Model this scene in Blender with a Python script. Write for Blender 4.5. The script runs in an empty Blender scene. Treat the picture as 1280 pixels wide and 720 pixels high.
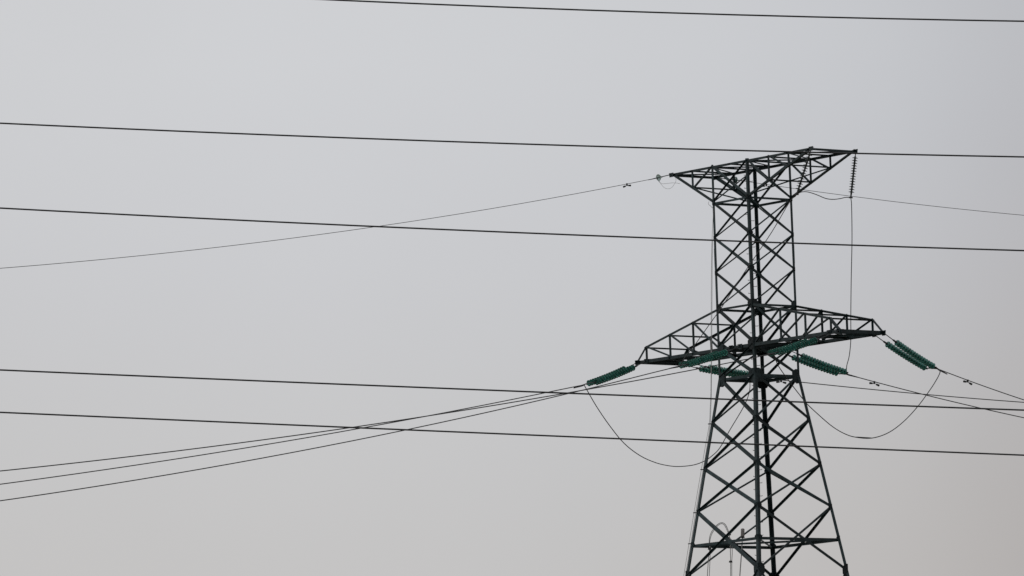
import bpy, bmesh, math, random
from mathutils import Vector, Matrix

random.seed(7)
SIDE_STOPS = [(0.0, (.636, .643, .662)), (0.25, (.650, .659, .682)), (0.5, (.638, .648, .671)), (0.72, (.614, .624, .650)), (0.875, (.580, .592, .621)), (1.0, (.512, .519, .547))]
UP_STOPS = [(0.0, (.900, .874, .842)), (0.22, (.922, .906, .882)), (0.5, (.950, .944, .946)), (0.78, (.985, .985, .988)), (1.0, (1.015, 1.015, 1.012))]
SC = bpy.context.scene
COL = SC.collection

# ---------------------------------------------------------------- camera
cam_data = bpy.data.cameras.new('camera')
cam_data.sensor_width = 36.0
cam_data.lens = 251.8
cam_data.clip_start = 1.0
cam_data.clip_end = 12000.0
cam = bpy.data.objects.new('camera', cam_data)
COL.objects.link(cam)
CR = Vector((0.6071877, 0.79378392, -0.03507388))
CU = Vector((0.10590249, -0.0371012, 0.99368414))
CF = Vector((-0.78746921, 0.6070672, 0.10659109))
M = Matrix((CR, CU, -CF)).transposed().to_4x4()
M.translation = Vector((204.11092, -168.77693, 1.65))
cam.matrix_world = M
SC.camera = cam

# ---------------------------------------------------------------- sky (overcast: thin blue under grey cloud)
SUN_EL, SUN_AZ = math.radians(38), math.radians(212)      # compass azimuth of the sun, from +Y clockwise
world = bpy.data.worlds.new('World')
SC.world = world
world.use_nodes = True
nt = world.node_tree
for n in list(nt.nodes):
    nt.nodes.remove(n)
def nd(t, **kw):
    n = nt.nodes.new(t)
    for k, v in kw.items():
        setattr(n, k, v)
    return n
out = nd('ShaderNodeOutputWorld')
bg = nd('ShaderNodeBackground')
bg.inputs['Strength'].default_value = 0.1
sky = nd('ShaderNodeTexSky', sky_type='NISHITA', sun_disc=False)
sky.sun_elevation = SUN_EL
sky.sun_rotation = SUN_AZ
sky.dust_density = 6.0
sky.air_density = 1.5
tc = nd('ShaderNodeTexCoord')
def dot(vec):
    m = nd('ShaderNodeVectorMath', operation='DOT_PRODUCT')
    nt.links.new(tc.outputs['Generated'], m.inputs[0])
    m.inputs[1].default_value = vec
    return m.outputs['Value']
# side to side: the cloud is brightest towards the left of the line and thickens to the right
def ramp(val, lo, hi, stops):
    mr = nd('ShaderNodeMapRange', clamp=True)
    nt.links.new(val, mr.inputs['Value'])
    mr.inputs['From Min'].default_value = lo
    mr.inputs['From Max'].default_value = hi
    cr = nd('ShaderNodeValToRGB')
    cr.color_ramp.interpolation = 'B_SPLINE' if len(stops) > 3 else 'EASE'
    els = cr.color_ramp.elements
    while len(els) < len(stops):
        els.new(0.5)
    for e, (p, c) in zip(els, stops):
        e.position = p
        e.color = (*c, 1)
    nt.links.new(mr.outputs['Result'], cr.inputs['Fac'])
    return cr.outputs['Color']
HZ = (0.61054551, 0.79198117, 0.0)
side = ramp(dot(HZ), -0.0715, 0.0715, SIDE_STOPS)
up = ramp(dot((0, 0, 1)), 0.0664, 0.1468, UP_STOPS)
noise = nd('ShaderNodeTexNoise')
noise.inputs['Scale'].default_value = 9.0
noise.inputs['Detail'].default_value = 3.0
noise.inputs['Roughness'].default_value = 0.45
nt.links.new(tc.outputs['Generated'], noise.inputs['Vector'])
nm = nd('ShaderNodeMapRange')
nt.links.new(noise.outputs['Fac'], nm.inputs['Value'])
nm.inputs['To Min'].default_value = 0.985
nm.inputs['To Max'].default_value = 1.015
def mul(a, b):
    m = nd('ShaderNodeMix', data_type='RGBA', blend_type='MULTIPLY')
    m.inputs['Factor'].default_value = 1.0
    nt.links.new(a, m.inputs['A'])
    nt.links.new(b, m.inputs['B'])
    return m.outputs['Result']
n2 = nd('ShaderNodeTexNoise')
n2.inputs['Scale'].default_value = 38.0
n2.inputs['Detail'].default_value = 4.0
nt.links.new(tc.outputs['Generated'], n2.inputs['Vector'])
nm2 = nd('ShaderNodeMapRange')
nt.links.new(n2.outputs['Fac'], nm2.inputs['Value'])
nm2.inputs['To Min'].default_value = 0.988
nm2.inputs['To Max'].default_value = 1.012
# the murk near the horizon is warmer towards the right
warm = ramp(dot((HZ[0], HZ[1], -1.0)), -0.078, 0.012, [(0.0, (1, 1, 1)), (1.0, (1.0, 0.970, 0.938))])
cloud = mul(mul(mul(mul(side, up), nm.outputs['Result']), nm2.outputs['Result']), warm)
gain = nd('ShaderNodeVectorMath', operation='SCALE')
nt.links.new(cloud, gain.inputs[0])
gain.inputs['Scale'].default_value = 10.0
hs = nd('ShaderNodeHueSaturation')
hs.inputs['Saturation'].default_value = 0.15
nt.links.new(sky.outputs['Color'], hs.inputs['Color'])
mix = nd('ShaderNodeMix', data_type='RGBA')
mix.inputs['Factor'].default_value = 0.94
nt.links.new(hs.outputs['Color'], mix.inputs['A'])
nt.links.new(gain.outputs['Vector'], mix.inputs['B'])
nt.links.new(mix.outputs['Result'], bg.inputs['Color'])
nt.links.new(bg.outputs['Background'], out.inputs['Surface'])

sun_d = bpy.data.lights.new('sun', 'SUN')
sun_d.energy = 0.6
sun_d.angle = math.radians(14)
sun_d.color = (1.0, 0.96, 0.9)
sun = bpy.data.objects.new('sun', sun_d)
COL.objects.link(sun)
sdir = Vector((math.sin(SUN_AZ) * math.cos(SUN_EL), math.cos(SUN_AZ) * math.cos(SUN_EL), math.sin(SUN_EL)))
sun.rotation_euler = (-sdir).to_track_quat('-Z', 'Y').to_euler()
sun.location = sdir * 200

SC.view_settings.view_transform = 'Standard'
SC.view_settings.look = 'None'
SC.view_settings.exposure = 0.0
SC.view_settings.gamma = 1.0
SC.view_settings.use_curve_mapping = False

# ---------------------------------------------------------------- measured cable runs (metres, world)
JL = [(-5.536, -3.922, 26.506), (-5.738, -3.228, 25.762), (-5.903, -2.483, 25.044), (-6.015, -1.735, 24.409), (-6.028, -0.977, 23.959), (-5.976, -0.26, 23.699), (-5.898, 0.368, 23.585), (-5.825, 0.851, 23.574), (-5.733, 1.401, 23.639), (-5.658, 1.854, 23.794), (-5.61, 2.215, 24.011), (-5.582, 2.559, 24.306), (-5.609, 3.084, 24.976), (-5.634, 3.858, 25.93), (-5.708, 4.225, 26.544), (-5.881, 4.395, 27.118)]
JR = [(5.493, 3.996, 26.272), (5.612, 4.002, 26.128), (5.668, 3.659, 25.713), (5.705, 3.215, 25.262), (5.733, 2.716, 24.794), (5.74, 2.048, 24.26), (5.708, 1.322, 23.83), (5.641, 0.562, 23.612), (5.585, -0.191, 23.634), (5.57, -0.705, 23.757), (5.649, -1.808, 24.306), (5.739, -2.482, 24.722), (5.804, -2.807, 24.958), (5.985, -3.551, 25.547), (6.16, -4.178, 26.075), (6.353, -4.533, 26.494)]
JM1 = [(0.359, -4.043, 26.632), (0.529, -3.939, 26.929), (0.855, -3.703, 27.376), (1.289, -3.403, 28.022), (1.76, -3.078, 28.723), (2.467, -2.613, 29.846), (2.794, -2.393, 30.351), (3.429, -1.966, 31.331), (4.041, -1.583, 32.37), (4.22, -1.443, 32.577), (4.271, -1.406, 32.646)]
JM2 = [(4.271, -1.406, 32.646), (4.294, -1.192, 32.742), (4.326, -0.912, 32.751), (4.351, -0.518, 32.663), (4.368, -0.118, 32.546), (4.399, 0.2, 32.521), (4.438, 0.515, 32.557), (4.469, 0.761, 32.612), (4.494, 0.989, 32.61)]
JM3 = [(4.494, 0.989, 32.61), (4.293, 1.182, 32.316), (3.469, 1.836, 31.189), (2.457, 2.579, 29.838), (1.553, 3.257, 28.611), (0.955, 3.717, 27.788), (0.519, 3.978, 27.238), (0.219, 4.096, 26.91), (-0.0, 4.245, 26.62)]
DL1 = [(-0.63, -1.596, 32.852), (-0.57, -1.497, 32.73), (-0.553, -1.444, 32.551), (-0.69, -1.44, 31.519), (-0.83, -1.415, 30.339), (-0.96, -1.376, 29.158), (-1.184, -1.303, 27.091), (-1.315, -1.266, 25.91), (-1.392, -1.263, 25.32), (-1.477, -1.269, 24.731), (-1.64, -1.347, 23.968), (-1.821, -1.433, 23.117), (-2.151, -1.587, 21.561), (-2.394, -1.696, 20.387), (-2.711, -1.839, 18.86)]
DL2 = [(-0.681, -1.429, 31.518), (-0.812, -1.391, 30.338), (-0.942, -1.352, 29.157), (-1.169, -1.284, 27.09), (-1.302, -1.25, 25.909), (-1.376, -1.242, 25.319), (-1.455, -1.241, 24.73), (-1.604, -1.3, 23.966), (-1.78, -1.378, 23.115), (-2.114, -1.539, 21.559), (-2.352, -1.642, 20.385), (-2.675, -1.792, 18.858)]
LOOP1 = [(-1.958, -1.253, 19.05), (-1.862, -1.242, 19.698), (-1.791, -1.222, 20.109), (-1.769, -1.245, 20.405), (-1.716, -1.218, 20.639), (-1.622, -1.132, 20.842), (-1.515, -1.02, 20.999), (-1.418, -0.904, 21.058), (-1.351, -0.808, 21.004), (-1.313, -0.732, 20.853), (-1.293, -0.664, 20.615), (-1.304, -0.627, 20.319), (-1.335, -0.605, 19.964), (-1.367, -0.584, 19.61), (-1.436, -0.56, 18.961)]
LOOP2 = [(-1.913, -1.194, 19.048), (-1.826, -1.195, 19.696), (-1.779, -1.205, 20.108), (-1.757, -1.225, 20.374), (-1.695, -1.187, 20.623), (-1.608, -1.107, 20.805), (-1.51, -1.007, 20.96), (-1.422, -0.903, 21.02), (-1.369, -0.826, 20.969), (-1.334, -0.755, 20.825), (-1.303, -0.676, 20.6), (-1.274, -0.587, 20.317), (-1.293, -0.551, 19.962), (-1.34, -0.549, 19.608), (-1.409, -0.525, 18.959)]
POLE = [(-0.965, -0.274, 20.818), (-1.001, -0.267, 20.509), (-1.083, -0.275, 19.95), (-1.226, -0.296, 19.008)]
SHJ = [(-3.728, -1.405, 34.067), (-3.686, -1.329, 33.945), (-3.625, -1.23, 33.821), (-3.538, -1.109, 33.786), (-3.458, -1.016, 33.841), (-3.391, -0.949, 33.958), (-3.34, -0.907, 34.09)]
SHJ2 = [(-3.729, -1.405, 34.052), (-3.663, -1.307, 33.985), (-3.553, -1.165, 33.988), (-3.404, -0.975, 34.003), (-3.262, -0.783, 33.965)]


# ---------------------------------------------------------------- materials
def material(name, c1, c2, scale=6.0, rough=0.6, metal=0.0, bump=0.0, trans=0.0, lo=0.35, hi=0.65, coat=0.0, spec=0.5, vary=0.0):
    m = bpy.data.materials.new(name)
    m.use_nodes = True
    t = m.node_tree
    b = t.nodes['Principled BSDF']
    co = t.nodes.new('ShaderNodeTexCoord')
    ge = t.nodes.new('ShaderNodeNewGeometry')
    nz = t.nodes.new('ShaderNodeTexNoise')
    nz.inputs['Scale'].default_value = scale
    nz.inputs['Detail'].default_value = 5.0
    nz.inputs['Roughness'].default_value = 0.6
    t.links.new(ge.outputs['Position'], nz.inputs['Vector'])
    cr = t.nodes.new('ShaderNodeValToRGB')
    cr.color_ramp.elements[0].position = lo
    cr.color_ramp.elements[0].color = (*c1, 1)
    cr.color_ramp.elements[1].position = hi
    cr.color_ramp.elements[1].color = (*c2, 1)
    t.links.new(nz.outputs['Fac'], cr.inputs['Fac'])
    t.links.new(cr.outputs['Color'], b.inputs['Base Color'])
    b.inputs['Roughness'].default_value = rough
    b.inputs['Metallic'].default_value = metal
    b.inputs['Transmission Weight'].default_value = trans
    b.inputs['Coat Weight'].default_value = coat
    b.inputs['Specular IOR Level'].default_value = spec
    if vary:                                  # each member has its own age and tone
        oi = t.nodes.new('ShaderNodeObjectInfo')
        mr = t.nodes.new('ShaderNodeMapRange')
        mr.inputs['To Min'].default_value = 1 - vary
        mr.inputs['To Max'].default_value = 1 + vary
        t.links.new(oi.outputs['Random'], mr.inputs['Value'])
        vm = t.nodes.new('ShaderNodeVectorMath')
        vm.operation = 'SCALE'
        t.links.new(cr.outputs['Color'], vm.inputs[0])
        t.links.new(mr.outputs['Result'], vm.inputs['Scale'])
        t.links.new(vm.outputs['Vector'], b.inputs['Base Color'])
    if bump:
        bp = t.nodes.new('ShaderNodeBump')
        bp.inputs['Strength'].default_value = bump
        bp.inputs['Distance'].default_value = 0.02
        t.links.new(nz.outputs['Fac'], bp.inputs['Height'])
        t.links.new(bp.outputs['Normal'], b.inputs['Normal'])
    return m

STEEL = material('weathered dark steel', (0.006, 0.0130, 0.0150), (0.020, 0.040, 0.044), 4.0, 0.55, spec=0.28, vary=0.45)
PLATE = material('gusset steel', (0.005, 0.010, 0.012), (0.014, 0.026, 0.029), 7.0, 0.6, spec=0.28, vary=0.45)
IRON = material('cast fitting iron', (0.010, 0.011, 0.012), (0.022, 0.024, 0.026), 12.0, 0.55)
GLASS = material('green toughened glass', (0.022, 0.170, 0.135), (0.065, 0.290, 0.235), 7.0, 0.10, 0.0, 0.0, 0.45, coat=0.3, vary=0.25)
DUSTGLASS = material('dusty green glass', (0.020, 0.050, 0.044), (0.035, 0.075, 0.066), 9.0, 0.3)
PALEGLASS = material('pale glass', (0.42, 0.55, 0.52), (0.52, 0.64, 0.61), 9.0, 0.12, 0.0, 0.0, 0.7)
POLYMER = material('dark grey green polymer', (0.014, 0.020, 0.019), (0.026, 0.034, 0.032), 10.0, 0.5)
ALU = material('weathered aluminium strand', (0.020, 0.020, 0.022), (0.038, 0.038, 0.040), 14.0, 0.6)
NEARW = material('dark conductor strand', (0.014, 0.014, 0.015), (0.028, 0.028, 0.030), 14.0, 0.6)
GREYC = material('grey cable sheath', (0.32, 0.32, 0.32), (0.42, 0.415, 0.41), 10.0, 0.6)
SENSOR = material('grey plastic housing', (0.19, 0.175, 0.17), (0.26, 0.24, 0.23), 10.0, 0.6)
GRASS = material('dry grass and soil', (0.055, 0.060, 0.030), (0.130, 0.110, 0.070), 0.15, 0.95, 0.0, 0.3)
CONC = material('footing concrete', (0.25, 0.24, 0.22), (0.36, 0.35, 0.33), 4.0, 0.9, 0.0, 0.2)

# ---------------------------------------------------------------- helpers
def V(*a):
    return Vector(a[0]) if len(a) == 1 else Vector(a)

def link(name, bm, mat, parent=None, origin=None, smooth=False):
    """one bmesh (world coordinates) -> ONE mesh object; origin is its pivot."""
    if origin is None:
        origin = V(0, 0, 0)
    base = V(0, 0, 0)
    if parent is not None:
        base = WORLD[parent.name]
        origin = base if origin == V(0, 0, 0) else origin
    bmesh.ops.translate(bm, verts=bm.verts, vec=-origin)
    bmesh.ops.recalc_face_normals(bm, faces=bm.faces)
    me = bpy.data.meshes.new(name)
    bm.to_mesh(me)
    bm.free()
    for m in (mat if isinstance(mat, (list, tuple)) else [mat]):
        me.materials.append(m)
    if smooth:
        for p in me.polygons:
            p.use_smooth = True
    o = bpy.data.objects.new(name, me)
    COL.objects.link(o)
    o.location = origin - base
    if parent is not None:
        o.parent = parent
    WORLD[o.name] = origin.copy()
    return o

WORLD = {}
def empty(name, loc):
    o = bpy.data.objects.new(name, None)
    o.empty_display_size = 0.3
    COL.objects.link(o)
    o.location = loc
    WORLD[o.name] = V(loc)
    return o

def tag(o, label, cat=None, group=None, kind=None):
    if label: o['label'] = label
    if cat: o['category'] = cat
    if group: o['group'] = group
    if kind: o['kind'] = kind
    return o

def prism(bm, ring0, ring1):
    a = [bm.verts.new(p) for p in ring0]
    b = [bm.verts.new(p) for p in ring1]
    n = len(a)
    for i in range(n):
        bm.faces.new((a[i], a[(i + 1) % n], b[(i + 1) % n], b[i]))
    bm.faces.new(a[::-1])
    bm.faces.new(b)

def angle(bm, p0, p1, w, t, n1, n2, w2=None):
    """an L-section steel angle from p0 to p1: heel on the line, flanges along n1 and n2."""
    p0, p1 = V(p0), V(p1)
    d = (p1 - p0).normalized()
    n1 = V(n1); n1 = (n1 - d * n1.dot(d)).normalized()
    n2 = V(n2); n2 = n2 - d * n2.dot(d); n2 = (n2 - n1 * n2.dot(n1)).normalized()
    w2 = w2 or w
    sec = [(0, 0), (w, 0), (w, t), (t, t), (t, w2), (0, w2)]
    prism(bm, [p0 + n1 * x + n2 * y for x, y in sec], [p1 + n1 * x + n2 * y for x, y in sec])

def bar(bm, p0, p1, w, h, up=(0, 0, 1)):
    p0, p1 = V(p0), V(p1)
    d = (p1 - p0).normalized()
    s = d.cross(V(up))
    if s.length < 1e-3: s = d.cross(V(1, 0, 0))
    s.normalize(); u = s.cross(d)
    q = [(-w / 2, -h / 2), (w / 2, -h / 2), (w / 2, h / 2), (-w / 2, h / 2)]
    prism(bm, [p0 + s * x + u * y for x, y in q], [p1 + s * x + u * y for x, y in q])

def plate(bm, pts, nrm, t):
    nrm = V(nrm).normalized()
    prism(bm, [V(p) for p in pts], [V(p) + nrm * t for p in pts])

def tube(bm, pts, r, seg=8, radii=None):
    pts = [V(p) for p in pts]
    n = len(pts)
    tang = []
    for i in range(n):
        a = pts[max(i - 1, 0)]; b = pts[min(i + 1, n - 1)]
        tang.append((b - a).normalized())
    ref = V(0, 0, 1) if abs(tang[0].z) < 0.9 else V(1, 0, 0)
    rings = []
    s = tang[0].cross(ref).normalized()
    for i in range(n):
        s = (s - tang[i] * s.dot(tang[i])).normalized()
        u = tang[i].cross(s)
        rr = radii[i] if radii else r
        rings.append([bm.verts.new(pts[i] + (s * math.cos(2 * math.pi * k / seg) + u * math.sin(2 * math.pi * k / seg)) * rr) for k in range(seg)])
    for i in range(n - 1):
        for k in range(seg):
            bm.faces.new((rings[i][k], rings[i][(k + 1) % seg], rings[i + 1][(k + 1) % seg], rings[i + 1][k]))
    bm.faces.new(rings[0][::-1]); bm.faces.new(rings[-1])

def lathe(bm, prof, seg=24, mi=0):
    """profile of (radius, z) spun about local Z."""
    rings = []
    for r, z in prof:
        rings.append([bm.verts.new((r * math.cos(2 * math.pi * k / seg), r * math.sin(2 * math.pi * k / seg), z)) for k in range(seg)])
    fs = []
    for i in range(len(rings) - 1):
        for k in range(seg):
            fs.append(bm.faces.new((rings[i][k], rings[i][(k + 1) % seg], rings[i + 1][(k + 1) % seg], rings[i + 1][k])))
    fs.append(bm.faces.new(rings[0][::-1])); fs.append(bm.faces.new(rings[-1]))
    for f in fs: f.material_index = mi

def spline(pts, per=8):
    pts = [V(p) for p in pts]
    P = [pts[0] * 2 - pts[1]] + pts + [pts[-1] * 2 - pts[-2]]
    res = []
    for i in range(1, len(P) - 2):
        for k in range(per):
            t = k / per
            a, b, c, d = P[i - 1], P[i], P[i + 1], P[i + 2]
            res.append(0.5 * ((2 * b) + (c - a) * t + (2 * a - 5 * b + 4 * c - d) * t * t + (3 * b - a - 3 * c + d) * t ** 3))
    res.append(pts[-1])
    return res

# ---------------------------------------------------------------- ground
bm = bmesh.new()
nseg = 40
g = [[bm.verts.new(((i / nseg - .5) * 9000, (j / nseg - .5) * 9000, 0.0)) for j in range(nseg + 1)] for i in range(nseg + 1)]
for i in range(nseg):
    for j in range(nseg):
        bm.faces.new((g[i][j], g[i + 1][j], g[i + 1][j + 1], g[i][j + 1]))
tag(link('ground', bm, GRASS), 'flat dry grass ground far below the pylon', None, None, 'structure')

# ---------------------------------------------------------------- lattice tower
A = 1.05
ZT, RING, U1, U2, U3, U4, BEND = 34.343, 32.975, 31.636, 30.338, 28.992, 27.521, 26.382
D1, D2, D3, R2, D4 = 24.72, 23.036, 21.443, 20.256, 19.05
K = 0.1465
XL, XR, XBL, XBR = -3.4164, 4.7754, -5.8809, 5.9351
CORN = {'L': (-1, -1), 'N': (1, -1), 'R': (1, 1), 'F': (-1, 1)}
FACES = [('L', 'N'), ('N', 'R'), ('R', 'F'), ('F', 'L')]
FN = {('L', 'N'): V(0, -1, 0), ('N', 'R'): V(1, 0, 0), ('R', 'F'): V(0, 1, 0), ('F', 'L'): V(-1, 0, 0)}
def half(z):
    return A + max(0.0, BEND - z) * K
def cp(c, z):
    h = half(z)
    return V(CORN[c][0] * h, CORN[c][1] * h, z)

tower = empty('lattice_tower', (0, 0, 0))
tag(tower, 'dark steel lattice pylon with two crossarms carrying green insulators', 'pylon')

legs = {}
for c in 'LNRF':
    sx, sy = CORN[c]
    bm = bmesh.new()
    angle(bm, cp(c, BEND - 0.12), cp(c, ZT + 0.05), 0.100, 0.012, (-sx, 0, 0), (0, -sy, 0))
    angle(bm, cp(c, 0.25), cp(c, BEND + 0.06) + V(sx, sy, 0) * 0.013, 0.130, 0.014, (-sx, 0, 0), (0, -sy, 0))
    # splice cover angles
    for z in (22.2, 30.9):
        angle(bm, cp(c, z - 0.35) + V(sx, sy, 0) * 0.012, cp(c, z + 0.35) + V(sx, sy, 0) * 0.012, 0.12 if z < 26 else 0.1, 0.010, (-sx, 0, 0), (0, -sy, 0))
    legs[c] = link('leg', bm, STEEL, tower)
    # concrete stub under each leg
    bm = bmesh.new()
    f = cp(c, 0.25)
    prism(bm, [f + V(x, y, -0.6) for x, y in ((-.45, -.45), (.45, -.45), (.45, .45), (-.45, .45))],
              [f + V(x, y, 0.05) for x, y in ((-.35, -.35), (.35, -.35), (.35, .35), (-.35, .35))])
    link('footing', bm, CONC, tower)

# step bolts up the near leg, alternating between its two flanges
first = None
z = 18.6
k = 0
while z < 34.1:
    p = cp('N', z)
    d = V(-1, 0, 0) if k % 2 == 0 else V(0, 1, 0)
    side_off = V(0, -0.0, 0)
    o0 = p + d * 0.05 + (V(0, 1, 0) if k % 2 == 0 else V(-1, 0, 0)) * 0.075
    bm = bmesh.new()
    tube(bm, [o0, o0 + d * 0.235, o0 + d * 0.245 + V(0, 0, 0.03)], 0.0105, 6)
    link('step_bolt', bm, IRON, legs['N'])
    z += 0.245
    k += 1

def inward(face):
    return -FN[face]

def face_brace(face, ca, za, cb, zb, w, layer, out=False):
    nrm = FN[face]
    p0, p1 = cp(ca, za), cp(cb, zb)
    d = (p1 - p0).normalized()
    n1 = nrm.cross(d)
    off = nrm * (0.004 if layer == 0 else -0.016)
    e = 0.05
    bm = bmesh.new()
    s = -1 if n1.z > 0 else 1
    n1 = n1 * s
    if out:                                   # outstanding flange turned outwards, along the upper edge
        angle(bm, p0 + d * e + off - n1 * w * 0.5, p1 - d * e + off - n1 * w * 0.5, w, 0.009, n1, nrm)
    else:
        angle(bm, p0 + d * e + off - n1 * w * 0.5, p1 - d * e + off - n1 * w * 0.5, w, 0.009, n1, -nrm)
    # bolt heads at both ends
    for q in (p0 + d * (e + 0.05), p1 - d * (e + 0.05)):
        tube(bm, [q + off, q + off + nrm * 0.014], 0.016, 6)
    return link('diagonal_brace', bm, STEEL, tower)

up_lv = [ZT, RING, U1, U2, U3, U4, BEND]
lo_lv = [BEND, D1, D2, D3, D4, 12.6, 4.2]
# (width of the falling brace, of the rising brace, rising flange outwards) on each face
UPW = {('L', 'N'): (.084, .062, True), ('N', 'R'): (.084, .050, False), ('R', 'F'): (.064, .062, False), ('F', 'L'): (.056, .062, False)}
for face in FACES:
    a, b = face
    wa, wb, turned = UPW[face]
    for i in range(len(up_lv) - 1):
        m = 1.28 if i >= 4 else 1.0
        face_brace(face, a, up_lv[i], b, up_lv[i + 1], wa * m * .9, 0)
        face_brace(face, a, up_lv[i + 1], b, up_lv[i], wb * m * .9, 1, turned)
    for i in range(len(lo_lv) - 1):
        face_brace(face, a, lo_lv[i], b, lo_lv[i + 1], wa * 1.26, 0)
        face_brace(face, a, lo_lv[i + 1], b, lo_lv[i], wb * 1.30, 1, turned)

def horiz(pa, pb, w, nrm, name='horizontal_brace', parent=tower, t=0.009, down=True):
    bm = bmesh.new()
    angle(bm, pa, pb, w, t, (0, 0, -1 if down else 1), -V(nrm) if V(nrm).length > 0 else V(0, 0, 1))
    return link(name, bm, STEEL, parent)

for z, w in ((RING, 0.08), (U3, 0.08), (BEND, 0.105), (R2, 0.105), (12.6, 0.11), (4.2, 0.11)):
    for face in FACES:
        horiz(cp(face[0], z), cp(face[1], z), w, FN[face])
for z in (BEND, R2):
    for a, b, dz in (('L', 'R', 0.0), ('N', 'F', -0.02)):
        bm = bmesh.new()
        p0, p1 = cp(a, z + dz), cp(b, z + dz)
        angle(bm, p0, p1, 0.075, 0.008, (0, 0, -1), V(0, 0, 1).cross(p1 - p0))
        link('plan_brace', bm, STEEL, tower)

def gusset(c, z, w, h, up=0.5):
    """bolted plates on both faces of a leg at a node."""
    sx, sy = CORN[c]
    p = cp(c, z)
    for ax, nrm in ((V(-sx, 0, 0), V(0, sy, 0)), (V(0, -sy, 0), V(sx, 0, 0))):
        bm = bmesh.new()
        o = p + nrm * 0.016 + ax * 0.004
        ht, hb = h * up, h * (1 - up)
        pts = [(0, -hb), (w * 0.55, -hb), (w, -hb * 0.45), (w, ht * 0.45), (w * 0.55, ht), (0, ht)]
        slope = lambda y: V(-sx * 0, 0, 0) if z + y > BEND else V(sx, sy, 0) * (K * min(h, BEND - z - y))* 0
        plate(bm, [o + ax * x + V(0, 0, y) for x, y in pts], nrm, 0.010)
        for (x, y) in ((.2, -.8), (.2, .8), (.2, -.3), (.2, .3), (.55, -.55), (.55, .55), (.85, -.25), (.85, .25)):
            q = o + ax * (x * w) + V(0, 0, y * (hb if y < 0 else ht))
            tube(bm, [q + nrm * 0.009, q + nrm * 0.026], 0.016, 6)
        link('gusset_plate', bm, PLATE, tower)
for c in 'LNRF':
    gusset(c, U3, 0.25, 0.34)
    gusset(c, U4, 0.33, 0.46)
    gusset(c, BEND, 0.34, 0.52, 0.42)
    gusset(c, RING, 0.14, 0.18)
    gusset(c, D4, 0.26, 0.50)
    for z in (U1, U2, D1, D2, D3, R2):
        gusset(c, z, 0.13 if z > BEND else 0.17, 0.15 if z > BEND else 0.2)

# ---- upper crossarm (the rectangular peak frame)
def lerp(a, b, t):
    return V(a) + (V(b) - V(a)) * t
bm = bmesh.new()
for sy in (-1, 1):
    angle(bm, (XL - 0.06, sy * A, ZT), (XR + 0.06, sy * A, ZT), 0.09, 0.010, (0, 0, -1), (0, -sy, 0))
    for sx, X in ((-1, XL), (1, XR)):
        angle(bm, (sx * A, sy * A, RING), (X, sy * A, ZT - 0.05), 0.082 if sy < 0 and sx > 0 else 0.105, 0.011, (0, 0, 1), (0, -sy, 0))
for X in (XL, XR):
    angle(bm, (X, -A, ZT - 0.02), (X, A, ZT - 0.02), 0.085, 0.010, (0, 0, -1), (1 if X < 0 else -1, 0, 0))
    for sy in (-1, 1):                       # tip plates
        plate(bm, [(X - .10, sy * (A + .012), ZT - .13), (X + .10, sy * (A + .012), ZT - .13), (X + .13, sy * (A + .012), ZT + .03), (X - .13, sy * (A + .012), ZT + .03)], (0, sy, 0), 0.012)
upper = link('upper_crossarm', bm, STEEL, tower)
def web(p0, p1, w, n2, parent, name='crossarm_brace', n1=None):
    p0, p1 = V(p0), V(p1)
    d = (p1 - p0).normalized()
    n2 = V(n2)
    n1 = n2.cross(d) if n1 is None else V(n1)
    bm = bmesh.new()
    w = w * .9
    angle(bm, p0 - n1.normalized() * w * .5, p1 - n1.normalized() * w * .5, w, 0.007, n1, n2)
    return link(name, bm, STEEL, parent)
tops_X = {-1: [0.5], 1: [0.32, 0.63]}
def slant(sx, sy, t):
    X = XL if sx < 0 else XR
    return lerp((sx * A, sy * A, RING), (X, sy * A, ZT - 0.05), t)
for sy in (-1, 1):
    ins = (0, -sy, 0)
    for sx, ts in tops_X.items():
        X = XL if sx < 0 else XR
        prev_top = V(sx * A, sy * A, ZT)
        for t in ts:
            top = lerp((sx * A, sy * A, ZT), (X, sy * A, ZT), t)
            low = slant(sx, sy, t)
            web(top + V(0, -sy * .02, 0), low + V(0, -sy * .02, 0), 0.062, ins, upper, 'crossarm_post')
            web(prev_top + V(0, -sy * .012, 0), low + V(0, -sy * .012, 0), 0.066, ins, upper)
            prev_top = top
# laterals across the top plane, the slanted plane, and zigzag plan bracing
nodes = [XL, (XL - A) / 2, -A, 0.0, A, A + (XR - A) * .32, A + (XR - A) * .63, XR]
for i, X in enumerate(nodes[1:-1]):
    web((X, -A - .05, ZT - .015), (X, A + .05, ZT - .015), 0.06, (0, 0, -1), upper, 'crossarm_lateral')
for i in range(len(nodes) - 1):
    s = 1 if i % 2 == 0 else -1
    web((nodes[i], -s * A, ZT - .024), (nodes[i + 1], s * A, ZT - .024), 0.05, (0, 0, -1), upper, 'plan_brace')
for sx, ts in tops_X.items():
    for t in ts:
        p, q = slant(sx, -1, t), slant(sx, 1, t)
        web(p + V(0, 0, .03), q + V(0, 0, .03), 0.056, (0, 0, 1), upper, 'crossarm_lateral')
web(slant(1, 1, .63) + V(0, 0, .04), cp('N', RING) + V(0, 0, .04), 0.056, (0, 0, 1), upper, 'plan_brace')
web(slant(-1, -1, .5) + V(0, 0, .04), cp('F', RING) + V(0, 0, .04), 0.05, (0, 0, 1), upper, 'plan_brace')

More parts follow.
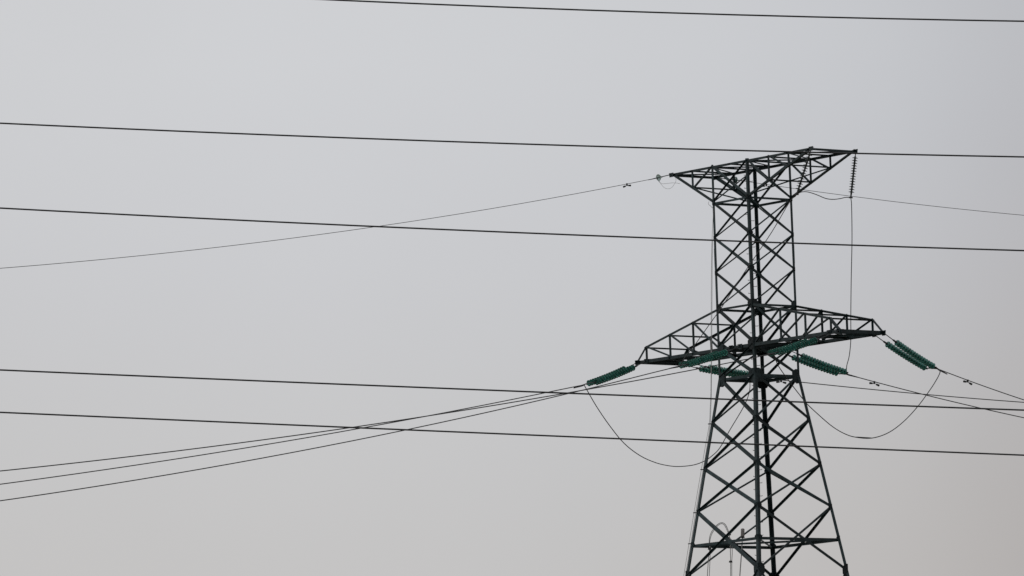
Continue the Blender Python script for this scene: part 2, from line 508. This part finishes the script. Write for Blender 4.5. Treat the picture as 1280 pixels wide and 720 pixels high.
# ---- lower crossarm (the conductor arm)
ZB = U4
bm = bmesh.new()
NT = (0.31, 0.60, 0.895)
def arm_x(sx, t):
    X = XBL if sx < 0 else XBR
    return sx * A + (X - sx * A) * t
def arm_top(sx, sy, t):
    return V(arm_x(sx, t), sy * A, U3 + (ZB + 0.50 - U3) * t / NT[-1])
def arm_bot(sx, sy, t):
    return V(arm_x(sx, t), sy * A, ZB)
for sy in (-1, 1):
    angle(bm, (XBL - .14, sy * A, ZB), (XBR + .14, sy * A, ZB), 0.125, 0.013, (0, 0, -1), (0, -sy, 0))
    angle(bm, (XBL - .02, sy * (A - .13), ZB - .015), (XBR + .02, sy * (A - .13), ZB - .015), 0.10, 0.011, (0, 0, -1), (0, sy, 0))
    for sx in (-1, 1):
        angle(bm, (sx * A, sy * A, U3), arm_top(sx, sy, NT[-1]), 0.085, 0.010, (0, 0, -1), (0, -sy, 0))
        angle(bm, arm_top(sx, sy, NT[-1]), (arm_x(sx, 1.0), sy * A, ZB + .02), 0.085, 0.010, (0, 0, -1), (0, -sy, 0))
for X, s in ((XBL, 1), (XBR, -1)):
    angle(bm, (X, -A - .12, ZB + .012), (X, A + .12, ZB + .012), 0.125, 0.013, (0, 0, -1), (s, 0, 0))
    angle(bm, (X + s * .50, -A - .06, ZB + .010), (X + s * .50, A + .06, ZB + .010), 0.11, 0.012, (0, 0, -1), (s, 0, 0))
for X in (-.27, .27):
    angle(bm, (X, -A - .10, ZB + .014), (X, A + .10, ZB + .014), 0.115, 0.012, (0, 0, -1), (1 if X < 0 else -1, 0, 0))
# strain plates under the attachment points
for X0 in (XBL, XBL + .55, -.275, .275, XBR - .55, XBR):
    for sy in (-1, 1):
        y0 = sy * (A + .02)
        plate(bm, [(X0 - .09, y0, ZB - .16), (X0 + .09, y0, ZB - .16), (X0 + .12, y0, ZB + .03), (X0 - .12, y0, ZB + .03)], (0, sy, 0), 0.014)
lower = link('lower_crossarm', bm, STEEL, tower)
for sx in (-1, 1):
    for sy in (-1, 1):
        ins = (0, -sy, 0)
        off = V(0, -sy * .012, 0)
        for t in NT:
            web(arm_top(sx, sy, t) + off * 2, arm_bot(sx, sy, t) + off * 2, 0.068, ins, lower, 'crossarm_post')
        web(arm_top(sx, sy, NT[0]) + off, cp({(-1, -1): 'L', (1, -1): 'N', (1, 1): 'R', (-1, 1): 'F'}[(sx, sy)], U4) + off, 0.066, ins, lower)
        web(arm_top(sx, sy, NT[1]) + off, arm_bot(sx, sy, NT[0]) + off, 0.062, ins, lower)
        web(arm_top(sx, sy, NT[2]) + off, arm_bot(sx, sy, NT[1]) + off, 0.062, ins, lower)
    for t in NT:
        web(arm_top(sx, -1, t) + V(0, -.03, -.02), arm_top(sx, 1, t) + V(0, .03, -.02), 0.062, (0, 0, -1), lower, 'crossarm_lateral')
        web(arm_bot(sx, -1, t) + V(0, -.03, -.02), arm_bot(sx, 1, t) + V(0, .03, -.02), 0.075, (0, 0, -1), lower, 'crossarm_lateral')
    ts = (0.0,) + NT
    for i in range(3):
        s = 1 if i % 2 == 0 else -1
        web(arm_bot(sx, -s, ts[i]) + V(0, 0, -.03), arm_bot(sx, s, ts[i + 1]) + V(0, 0, -.03), 0.085, (0, 0, -1), lower, 'plan_brace')
        web(arm_bot(sx, s, ts[i]) + V(0, 0, -.045), arm_bot(sx, -s, ts[i + 1]) + V(0, 0, -.045), 0.085, (0, 0, 1), lower, 'plan_brace')
for a, b, dz in (((-A, -A), (A, A), -.03), ((-A, A), (A, -A), -.05)):
    web((a[0], a[1], ZB + dz), (b[0], b[1], ZB + dz), 0.09, (0, 0, -1), lower, 'plan_brace')
for X in (-A, A):
    web((X, -A, ZB - .01), (X, A, ZB - .01), 0.11, (0, 0, -1), lower, 'crossarm_lateral')

# ---------------------------------------------------------------- tension insulator sets
def quat_to(d):
    return V(0, 0, 1).rotation_difference(V(d).normalized())
def disc_mesh():
    bm = bmesh.new()
    lathe(bm, [(0.020, 0.0), (0.045, 0.004), (0.048, 0.050), (0.040, 0.062)], 14, 1)
    lathe(bm, [(0.046, 0.050), (0.088, 0.058), (0.108, 0.074), (0.120, 0.096), (0.121, 0.102), (0.115, 0.102),
               (0.106, 0.092), (0.098, 0.110), (0.088, 0.088), (0.074, 0.108), (0.060, 0.082), (0.030, 0.086)], 24, 0)
    bmesh.ops.recalc_face_normals(bm, faces=bm.faces)
    me = bpy.data.meshes.new('insulator_disc')
    bm.to_mesh(me); bm.free()
    me.materials.append(GLASS); me.materials.append(IRON)
    for p in me.polygons: p.use_smooth = True
    return me
DISC = disc_mesh()
PITCH, NDISC = 0.133, 16

def local_part(name, bm, mat, parent, loc=(0, 0, 0), rot=None, smooth=False):
    bmesh.ops.recalc_face_normals(bm, faces=bm.faces)
    me = bpy.data.meshes.new(name)
    bm.to_mesh(me); bm.free()
    for m in (mat if isinstance(mat, (list, tuple)) else [mat]): me.materials.append(m)
    if smooth:
        for p in me.polygons: p.use_smooth = True
    o = bpy.data.objects.new(name, me)
    COL.objects.link(o)
    o.parent = parent
    o.location = loc
    if rot is not None:
        o.rotation_mode = 'QUATERNION'
        o.rotation_quaternion = rot
    return o

def tension_set(attach, end, inner, label, PITCH=0.133):
    """two parallel strings of glass discs from the arm to the conductor clamp."""
    attach, end = V(attach), V(end)
    root = empty('tension_insulator', attach)
    tag(root, label, 'insulator', 'double tension insulators on the lower crossarm')
    axis = end - attach
    L = axis.length
    d = axis.normalized()
    q = quat_to(d)
    side_v = V(inner)
    body = PITCH * NDISC
    tail = 0.24
    head = L - body - tail
    shift = [V(0, 0, 0), side_v]
    if isinstance(label, str) and abs(attach.x) < 0.1:
        shift = [side_v * -0.5, side_v * 0.5]
    for sft in shift:
        bm = bmesh.new()
        # shackle, link rod, clevis, core pin
        tube(bm, [(0, 0, -0.02), (0, 0, 0.10)], 0.026, 8)
        tube(bm, [(0, 0, 0.08), (0, 0, head - 0.14)], 0.016, 8)
        tube(bm, [(0, 0, head - 0.16), (0, 0, head - 0.10), (0, 0, head)], 0.03, 8, [0.022, 0.038, 0.03])
        # the string hangs in a slight curve of its own
        target = (sft if sft.length < 1e-6 else sft * 0.86) + d * L
        qs = quat_to(target - sft)
        g = qs.inverted() @ V(0, 0, -1)
        g.z = 0
        def bow(zz):
            u = max(0.0, min(1.0, zz / L))
            return g * (0.055 * 4 * u * (1 - u))
        for v in bm.verts:
            v.co += bow(v.co.z)
        tube(bm, [bow(head + body * i / 10) + V(0, 0, head - 0.01 + (body + .04) * i / 10) for i in range(11)], 0.012, 8)
        tube(bm, [bow(head + body) + V(0, 0, head + body), bow(head + body + .1) + V(0, 0, head + body + 0.12)], 0.026, 8)
        s = local_part('insulator_string', bm, IRON, root, sft, qs)
        for k in range(NDISC):
            o = bpy.data.objects.new('insulator_disc', DISC)
            COL.objects.link(o)
            o.parent = s
            zz = head + k * PITCH
            tang = (bow(zz + .08) - bow(zz - .02)) / 0.10 + V(0, 0, 1)
            o.location = bow(zz) + V(0, 0, zz)
            o.rotation_mode = 'QUATERNION'
            o.rotation_quaternion = quat_to(tang)
    # yoke plate joining both tails, and the dead-end clamp on the conductor
    bm = bmesh.new()
    e0 = d * (head + body + 0.09)
    a0, a1 = [x * (1 - .14 * (head + body) / L) + e0 for x in shift]
    tipp = d * (L + 0.02)
    nrm = d.cross(a1 - a0).normalized()
    plate(bm, [a0 - (a1 - a0).normalized() * .05, a1 + (a1 - a0).normalized() * .05, tipp + d * .03], nrm, 0.022)
    local_part('yoke_plate', bm, IRON, root)
    bm = bmesh.new()
    tube(bm, [tipp - d * 0.02, tipp + d * 0.10, tipp + d * 0.55 + V(0, 0, .04)], 0.03, 8, [0.03, 0.032, 0.020])
    local_part('dead_end_clamp', bm, IRON, root)
    return root

SL3, SLM, SLR = V(-5.536, -3.922, 26.506), V(0.359, -4.043, 26.632), V(6.353, -4.533, 26.494)
SR4, SRM, SRR = V(-5.881, 4.395, 27.118), V(0, 4.245, 26.62), V(5.493, 3.996, 26.272)
ZA = ZB - 0.06
IN = 0.55
tension_set((XBL, -A - .03, ZA), SL3, (IN, 0, 0), 'green glass double insulator at the far left tip of the lower arm, sloping down left')
tension_set((0, -A - .03, ZA), SLM, (IN, 0, 0), 'green insulator sloping down left across the left leg, under the middle of the lower arm')
tension_set((XBR, -A - .03, ZA), SLR, (-IN, 0, 0), 'green insulator sloping down left under the right half of the lower arm')
tension_set((XBL, A + .03, ZA), SR4, (IN, 0, 0), 'green insulator lying nearly level behind the left leg, the one seen through the lattice', 0.140)
tension_set((0, A + .03, ZA), SRM, (IN, 0, 0), 'green double insulator sloping down right just beside the right leg, meeting the long vertical wire', 0.140)
tension_set((XBR, A + .03, ZA), SRR, (-IN, 0, 0), 'green glass double insulator at the far right tip of the lower arm, sloping down right', 0.140)

# ---------------------------------------------------------------- hanging jumper insulators at the right end of the top frame
def hanging(attach, end, label):
    attach, end = V(attach), V(end)
    root = empty('hanging_insulator', attach)
    tag(root, label, 'insulator', 'slim insulators hung from the upper crossarm')
    ax = end - attach
    L = ax.length
    q = quat_to(ax)
    bm = bmesh.new()
    tube(bm, [(0, 0, -0.04), (0, 0, 0.14)], 0.02, 8)
    tube(bm, [(0, 0, 0.13), (0, 0, L - 0.12)], 0.034, 10)
    rod = local_part('core_rod', bm, POLYMER, root, (0, 0, 0), q)
    n = 14
    p = (L - 0.30) / n
    sm = None
    for k in range(n):
        if sm is None:
            bm = bmesh.new()
            lathe(bm, [(0.022, 0.0), (0.060, 0.012), (0.108, 0.030), (0.112, 0.040), (0.06, 0.048), (0.022, 0.050)], 20)
            s = local_part('shed', bm, POLYMER, rod, (0, 0, 0.16 + p * k), None, True)
            sm = s.data
        else:
            s = bpy.data.objects.new('shed', sm)
            COL.objects.link(s)
            s.parent = rod
            s.location = (0, 0, 0.16 + p * k)
    bm = bmesh.new()
    d = ax.normalized()
    tube(bm, [d * (L - 0.14), d * (L + 0.02)], 0.03, 8)
    bar(bm, d * L + V(-.01, -.07, 0.0), d * L + V(.01, .07, 0), 0.045, 0.05)
    local_part('suspension_clamp', bm, IRON, root)
    return root
S1, S2 = V(4.2714, -1.406, 32.6465), V(4.494, 0.9892, 32.6104)
hanging((XR, -A - .02, ZT - .10), S1, 'slim dark insulator leaning under the top frame, crossing behind its slanted right brace')
hanging((XR, A + .02, ZT - .10), S2, 'slim dark ribbed insulator hanging clear at the far right tip of the upper crossarm')

# ---------------------------------------------------------------- wires
def wire(name, pts, r, mat, label, cat='wire', group=None, seg=8, radii=None):
    pts = [V(p) for p in pts]
    bm = bmesh.new()
    tube(bm, pts, r, seg, radii)
    o = link(name, bm, mat, None, pts[0].copy(), True)
    return tag(o, label, cat, group)
def span(x0, y0, d, z0, sl, cv, s0, s1, n=48):
    d = V(d).normalized()
    pts = [V(x0 + d.x * s, y0 + d.y * s, z0 + sl * s + cv * s * s) for s in [s0 + (s1 - s0) * i / n for i in range(n + 1)]]
    if s1 < 30:                               # the span flattens out and runs on to the next support
        z1, g = pts[-1].z, sl + 2 * cv * s1
        for i in range(1, 25):
            e = i * 6.0
            pts.append(V(x0 + d.x * (s1 + e), y0 + d.y * (s1 + e), z1 + g * e + 0.0003 * e * e))
    return pts
DL = (0.12, -1, 0)
GR = 'conductors running out from the pylon'
def conductor(start, x0, y0, d, z0, sl, cv, s1, label, r=0.0180):
    dd = V(d).normalized()
    s0 = (start - V(x0, y0, 0)).xy.dot(dd.xy)
    pts = span(x0, y0, d, z0, sl, cv, s0, s1)
    pts[0] = start.copy()
    return wire('conductor', pts, r, ALU, label, 'wire', GR)
conductor(SL3, XBL, -A, DL, 27.067, -.1952, .0010, 70, 'conductor running left from the insulator at the left tip, middle one at the left edge')
conductor(SLM, 0, -A, DL, 27.328, -.2310, .0013, 70, 'conductor running left from the insulator crossing the left leg, lowest at the left edge')
conductor(SLR, XBR, -A, DL, 27.131, -.1912, .0010, 70, 'conductor running left through the tower from the right half of the arm')
conductor(SR4, XBL, A, (0, 1, 0), 27.318, -.0686, .0012, 26, 'nearly level conductor running right behind the right leg, from the insulator seen through the lattice')
conductor(SRM, 0, A, (0, 1, 0), 27.234, -.2030, .0028, 26, 'conductor sloping down right from where the long vertical wire meets the green insulator')
conductor(SRR, XBR, A, (-.15, 1, 0), 26.949, -.2399, .0042, 22, 'conductor sloping down right from the insulator at the far right tip')
GS = 'thin earth wires at the top of the pylon'
wire('earth_wire', span(XL, -A, DL, 34.2955, -.2045, .0014, 0.9, 70), 0.0100, ALU, 'thin grey earth wire falling left from the left tip of the upper crossarm', 'wire', GS)
wire('earth_wire', span(XL, A, (0, 1, 0), 34.335, -.0777, .0017, 0.9, 26), 0.0100, ALU, 'thin grey earth wire running right behind the top of the tower', 'wire', GS)

GJ = 'jumper wires around the pylon'
wire('jumper', spline(JL, 4), 0.017, ALU, 'slack jumper hanging in a loop left of the tower below the left tip insulator', 'wire', GJ)
o = wire('jumper', spline(JR[:10] + [lerp(JR[9], JR[10], .5) + V(0, 0, -.05)] + JR[10:], 6), 0.017, ALU, 'slack jumper hanging in a loop right of the tower below the right tip insulator', 'wire', GJ)
bm = bmesh.new()
sl = spline(JR[7:9], 8)
tube(bm, sl, 0.024, 8, [0.017] + [0.022] * (len(sl) - 2) + [0.017])
link('splice_sleeve', bm, IRON, o)
wire('jumper', spline(JM1, 5) + spline(JM2, 5)[1:] + spline(JM3, 6)[1:], 0.0155, ALU,
     'long jumper strung over both slim hanging insulators and dropping vertically at right', 'wire', GJ)

GN = 'thick wires of a nearer line crossing the whole view'
HD = (0.61054551, 0.79198117, 0)
FD = V(-0.79198117, 0.61054551, 0)
CP = V(204.11092, -168.77693, 0)
for D, z0, sl, cv, lab in ((139, 22.0937, -.0745, .0011, 'topmost thick wire cutting the top edge of the view, above the tower'),
                      (141, 19.6510, -.0690, .0007, 'thick wire passing across the upper crossarm of the tower'),
                      (140, 17.7610, -.0775, .0006, 'thick wire crossing the tower midway between its two crossarms'),
                      (138.5, 14.4812, -.0749, .0002, 'thick wire crossing the tower just below the bend of its legs'),
                      (140.5, 13.8101, -.0775, .0001, 'lowest thick wire, crossing the splayed lower part of the tower')):
    c = CP + FD * D
    wire('overhead_wire', span(c.x, c.y, HD, z0, sl, cv, -60, 60, 80), 0.0160, NEARW, lab, 'wire', GN)

# ---------------------------------------------------------------- vibration dampers
def damper(at, d, label, sc=1.0):
    at, d = V(at), V(d).normalized()
    root = empty('vibration_damper', at)
    tag(root, label, 'damper', 'dumbbell dampers on the wires')
    dn = V(0, 0, -1)
    bm = bmesh.new()
    bar(bm, V(0, 0, .025), dn * 0.085 * sc, 0.05 * sc, 0.06 * sc, d)
    local_part('clamp', bm, IRON, root)
    bm = bmesh.new()
    tube(bm, [d * -.20 * sc + dn * .093 * sc, dn * .065 * sc, d * .20 * sc + dn * .093 * sc], 0.010 * sc, 6)
    local_part('messenger_rod', bm, IRON, root)
    for s in (-1, 1):
        bm = bmesh.new()
        c = d * (.09 * s * sc) + dn * .080 * sc
        e = d * (.235 * s * sc) + dn * .098 * sc
        tube(bm, [c, lerp(c, e, .1), lerp(c, e, .45), lerp(c, e, .9), e], 0.04, 10, [x * sc for x in (.022, .036, .036, .044, .030)])
        local_part('weight', bm, IRON, root)
    return root
def on_span(x0, y0, d, z0, sl, cv, s):
    dd = V(d).normalized()
    return V(x0 + dd.x * s, y0 + dd.y * s, z0 + sl * s + cv * s * s), V(dd.x, dd.y, sl + 2 * cv * s)
p, d = on_span(XBL, A, (0, 1, 0), 27.318, -.0686, .0012, 4.90)
damper(p, d, 'small black dumbbell damper seen just inside the right leg at the tower bend')
p, d = on_span(0, A, (0, 1, 0), 27.234, -.2030, .0028, 4.55)
damper(p, d, 'small black dumbbell damper beside the lower end of the long vertical wire')
p, d = on_span(XBR, A, (-.15, 1, 0), 26.949, -.2399, .0042, 4.66)
damper(p, d, 'rightmost black dumbbell damper, on the wire from the right tip insulator')
p, d = on_span(XL, -A, DL, 34.2955, -.2045, .0014, 2.40)
damper(p, d, 'black dumbbell damper on the thin earth wire left of the upper crossarm', 0.85)
p, d = on_span(XL, A, (0, 1, 0), 34.335, -.0777, .0017, 2.50)
damper(p, d, 'black dumbbell damper among the top lattice just right of the middle legs', 0.85)

# ---------------------------------------------------------------- earth wire insulators (single disc) and bonds
def earth_insulator(att, end, label, pale):
    att, end = V(att), V(end)
    root = empty('earth_wire_insulator', att)
    tag(root, label, 'insulator', 'single disc insulators of the earth wires')
    ax = end - att
    L = ax.length
    q = quat_to(ax)
    bm = bmesh.new()
    tube(bm, [(0, 0, -.03), (0, 0, L - .34)], 0.017, 8)
    tube(bm, [(0, 0, L - .36), (0, 0, L - .28)], 0.04, 8)
    tube(bm, [(0, 0, L - .20), (0, 0, L)], 0.02, 8)
    bar(bm, (0.10, 0, L - .34), (0.0, 0, L - .32), 0.02, 0.03)

    local_part('link_rod', bm, IRON, root, (0, 0, 0), q)
    bm = bmesh.new()
    lathe(bm, [(0.046, 0.0), (0.085, 0.012), (0.112, 0.030), (0.127, 0.054), (0.12, 0.062), (0.100, 0.060), (0.07, 0.05), (0.030, 0.05)], 24)
    local_part('insulator_disc', bm, PALEGLASS if pale else DUSTGLASS, root, ax.normalized() * (L - .28), q, True)
    bm = bmesh.new()
    tube(bm, [ax.normalized() * (L - .05), ax.normalized() * (L + .35)], 0.016, 8, [0.02, 0.011])
    local_part('dead_end_clamp', bm, IRON, root)
    if pale:
        bm = bmesh.new()
        tube(bm, [ax.normalized() * (L - .17), V(SHJ[0]) - att], 0.017, 6)
        local_part('bonding_lug', bm, IRON, root)
    return root
e1, _ = on_span(XL, -A, DL, 34.2955, -.2045, .0014, 0.92)
earth_insulator((XL - .02, -A - .02, ZT - .03), e1, 'single pale glass disc on the link at the left tip of the upper crossarm', True)
e2, _ = on_span(XL, A, (0, 1, 0), 34.335, -.0777, .0017, 1.22)
earth_insulator((XL, A + .02, ZT - .05), e2, 'single green disc behind the upper lattice between the left leg and the middle legs', False)
wire('bonding_wire', spline(SHJ + [(-3.25, -1.02, ZT - .03)], 4), 0.0055, GREYC, 'hair-thin bonding wire sagging in a small loop below the left tip of the top frame', 'wire')
wire('bonding_wire', spline(SHJ2, 4), 0.006, GREYC, 'hair-thin bonding wire running almost level into the left slanted brace of the top frame', 'wire')

# ---------------------------------------------------------------- cables down the left leg, the cable loop and the sensor
GD = 'grey cables clipped down the left leg'
wire('down_cable', spline([(-1.2, -1.10, 33.03)] + DL1, 5), 0.009, GREYC, 'outer thin grey cable running down outside the left leg from the top frame', 'cable', GD)
wire('down_cable', spline(DL2, 5), 0.009, GREYC, 'inner thin grey cable running down close along the left leg, starting below the top frame', 'cable', GD)
for z, q in ((24.72, 0), (23.036, 1), (21.443, 2), (20.30, 3)):
    p = cp('L', z)
    bm = bmesh.new()
    bar(bm, p + V(0.02, 0.02, 0), p + V(-.09, -.11, 0), 0.035, 0.035)
    link('cable_bracket', bm, IRON, tower)
GL = 'pale cables looped inside the tower base'
wire('looped_cable', spline(LOOP1, 5), 0.014, GREYC, 'outer of two pale looped cables left of the middle legs near the bottom', 'cable', GL)
wire('looped_cable', spline(LOOP2, 5), 0.012, GREYC, 'inner of two pale looped cables left of the middle legs near the bottom', 'cable', GL)
def clip(p, name='cable_clamp', s=.05):
    bm = bmesh.new()
    p = V(p)
    prism(bm, [p + V(x, y, -s * .7) for x, y in ((-s, -s), (s, -s), (s, s), (-s, s))], [p + V(x * .8, y * .8, s * .7) for x, y in ((-s, -s), (s, -s), (s, s), (-s, s))])
    return bm
for p, lab in ((LOOP1[10], 'black clamp on the right shoulder of the pale cable loop'), (LOOP1[2], 'black clamp low on the left side of the pale cable loop'),
               (LOOP1[13], 'lowest black clamp, on the right side of the pale cable loop')):
    tag(link('cable_clamp', clip(lerp(p, p, 0)), IRON, None, V(p)), lab, 'clamp', 'black clamps on the cable loop')
root = empty('sensor_pole', POLE[-1])
tag(root, 'grey capsule housing on a slim pole standing between the cable loop and middle legs', 'sensor')
base = V(POLE[-1])
pp = [V(p) - base for p in POLE]
bm = bmesh.new()
tube(bm, [pp[3], pp[2], pp[1] + V(0, 0, .05)], 0.02, 8)
local_part('pole', bm, GREYC, root)
bm = bmesh.new()
ax = (pp[0] - pp[1])
lathe(bm, [(0.045, 0), (0.068, 0.01), (0.07, 0.05), (0.07, ax.length - .04), (0.055, ax.length - .01), (0.02, ax.length)], 20)
local_part('housing', bm, SENSOR, root, pp[1], quat_to(ax), True)
bm = bmesh.new()
lathe(bm, [(0.03, -.05), (0.078, -.04), (0.078, 0.0), (0.04, 0.004)], 20)
local_part('collar', bm, IRON, root, pp[1], quat_to(ax))
# the tray inside the tower that the loop and the pole stand on (below the frame)
bm = bmesh.new()
zt_ = 18.55
plate(bm, [(-2.35, -2.1, zt_), (-.6, -2.1, zt_), (-.6, .2, zt_), (-2.35, .2, zt_)], (0, 0, 1), 0.04)
for y in (-1.6, -.1):
    bar(bm, (-2.12, y, zt_ - .05), (2.12, y, zt_ - .05), 0.09, 0.09)
link('equipment_tray', bm, STEEL, tower)
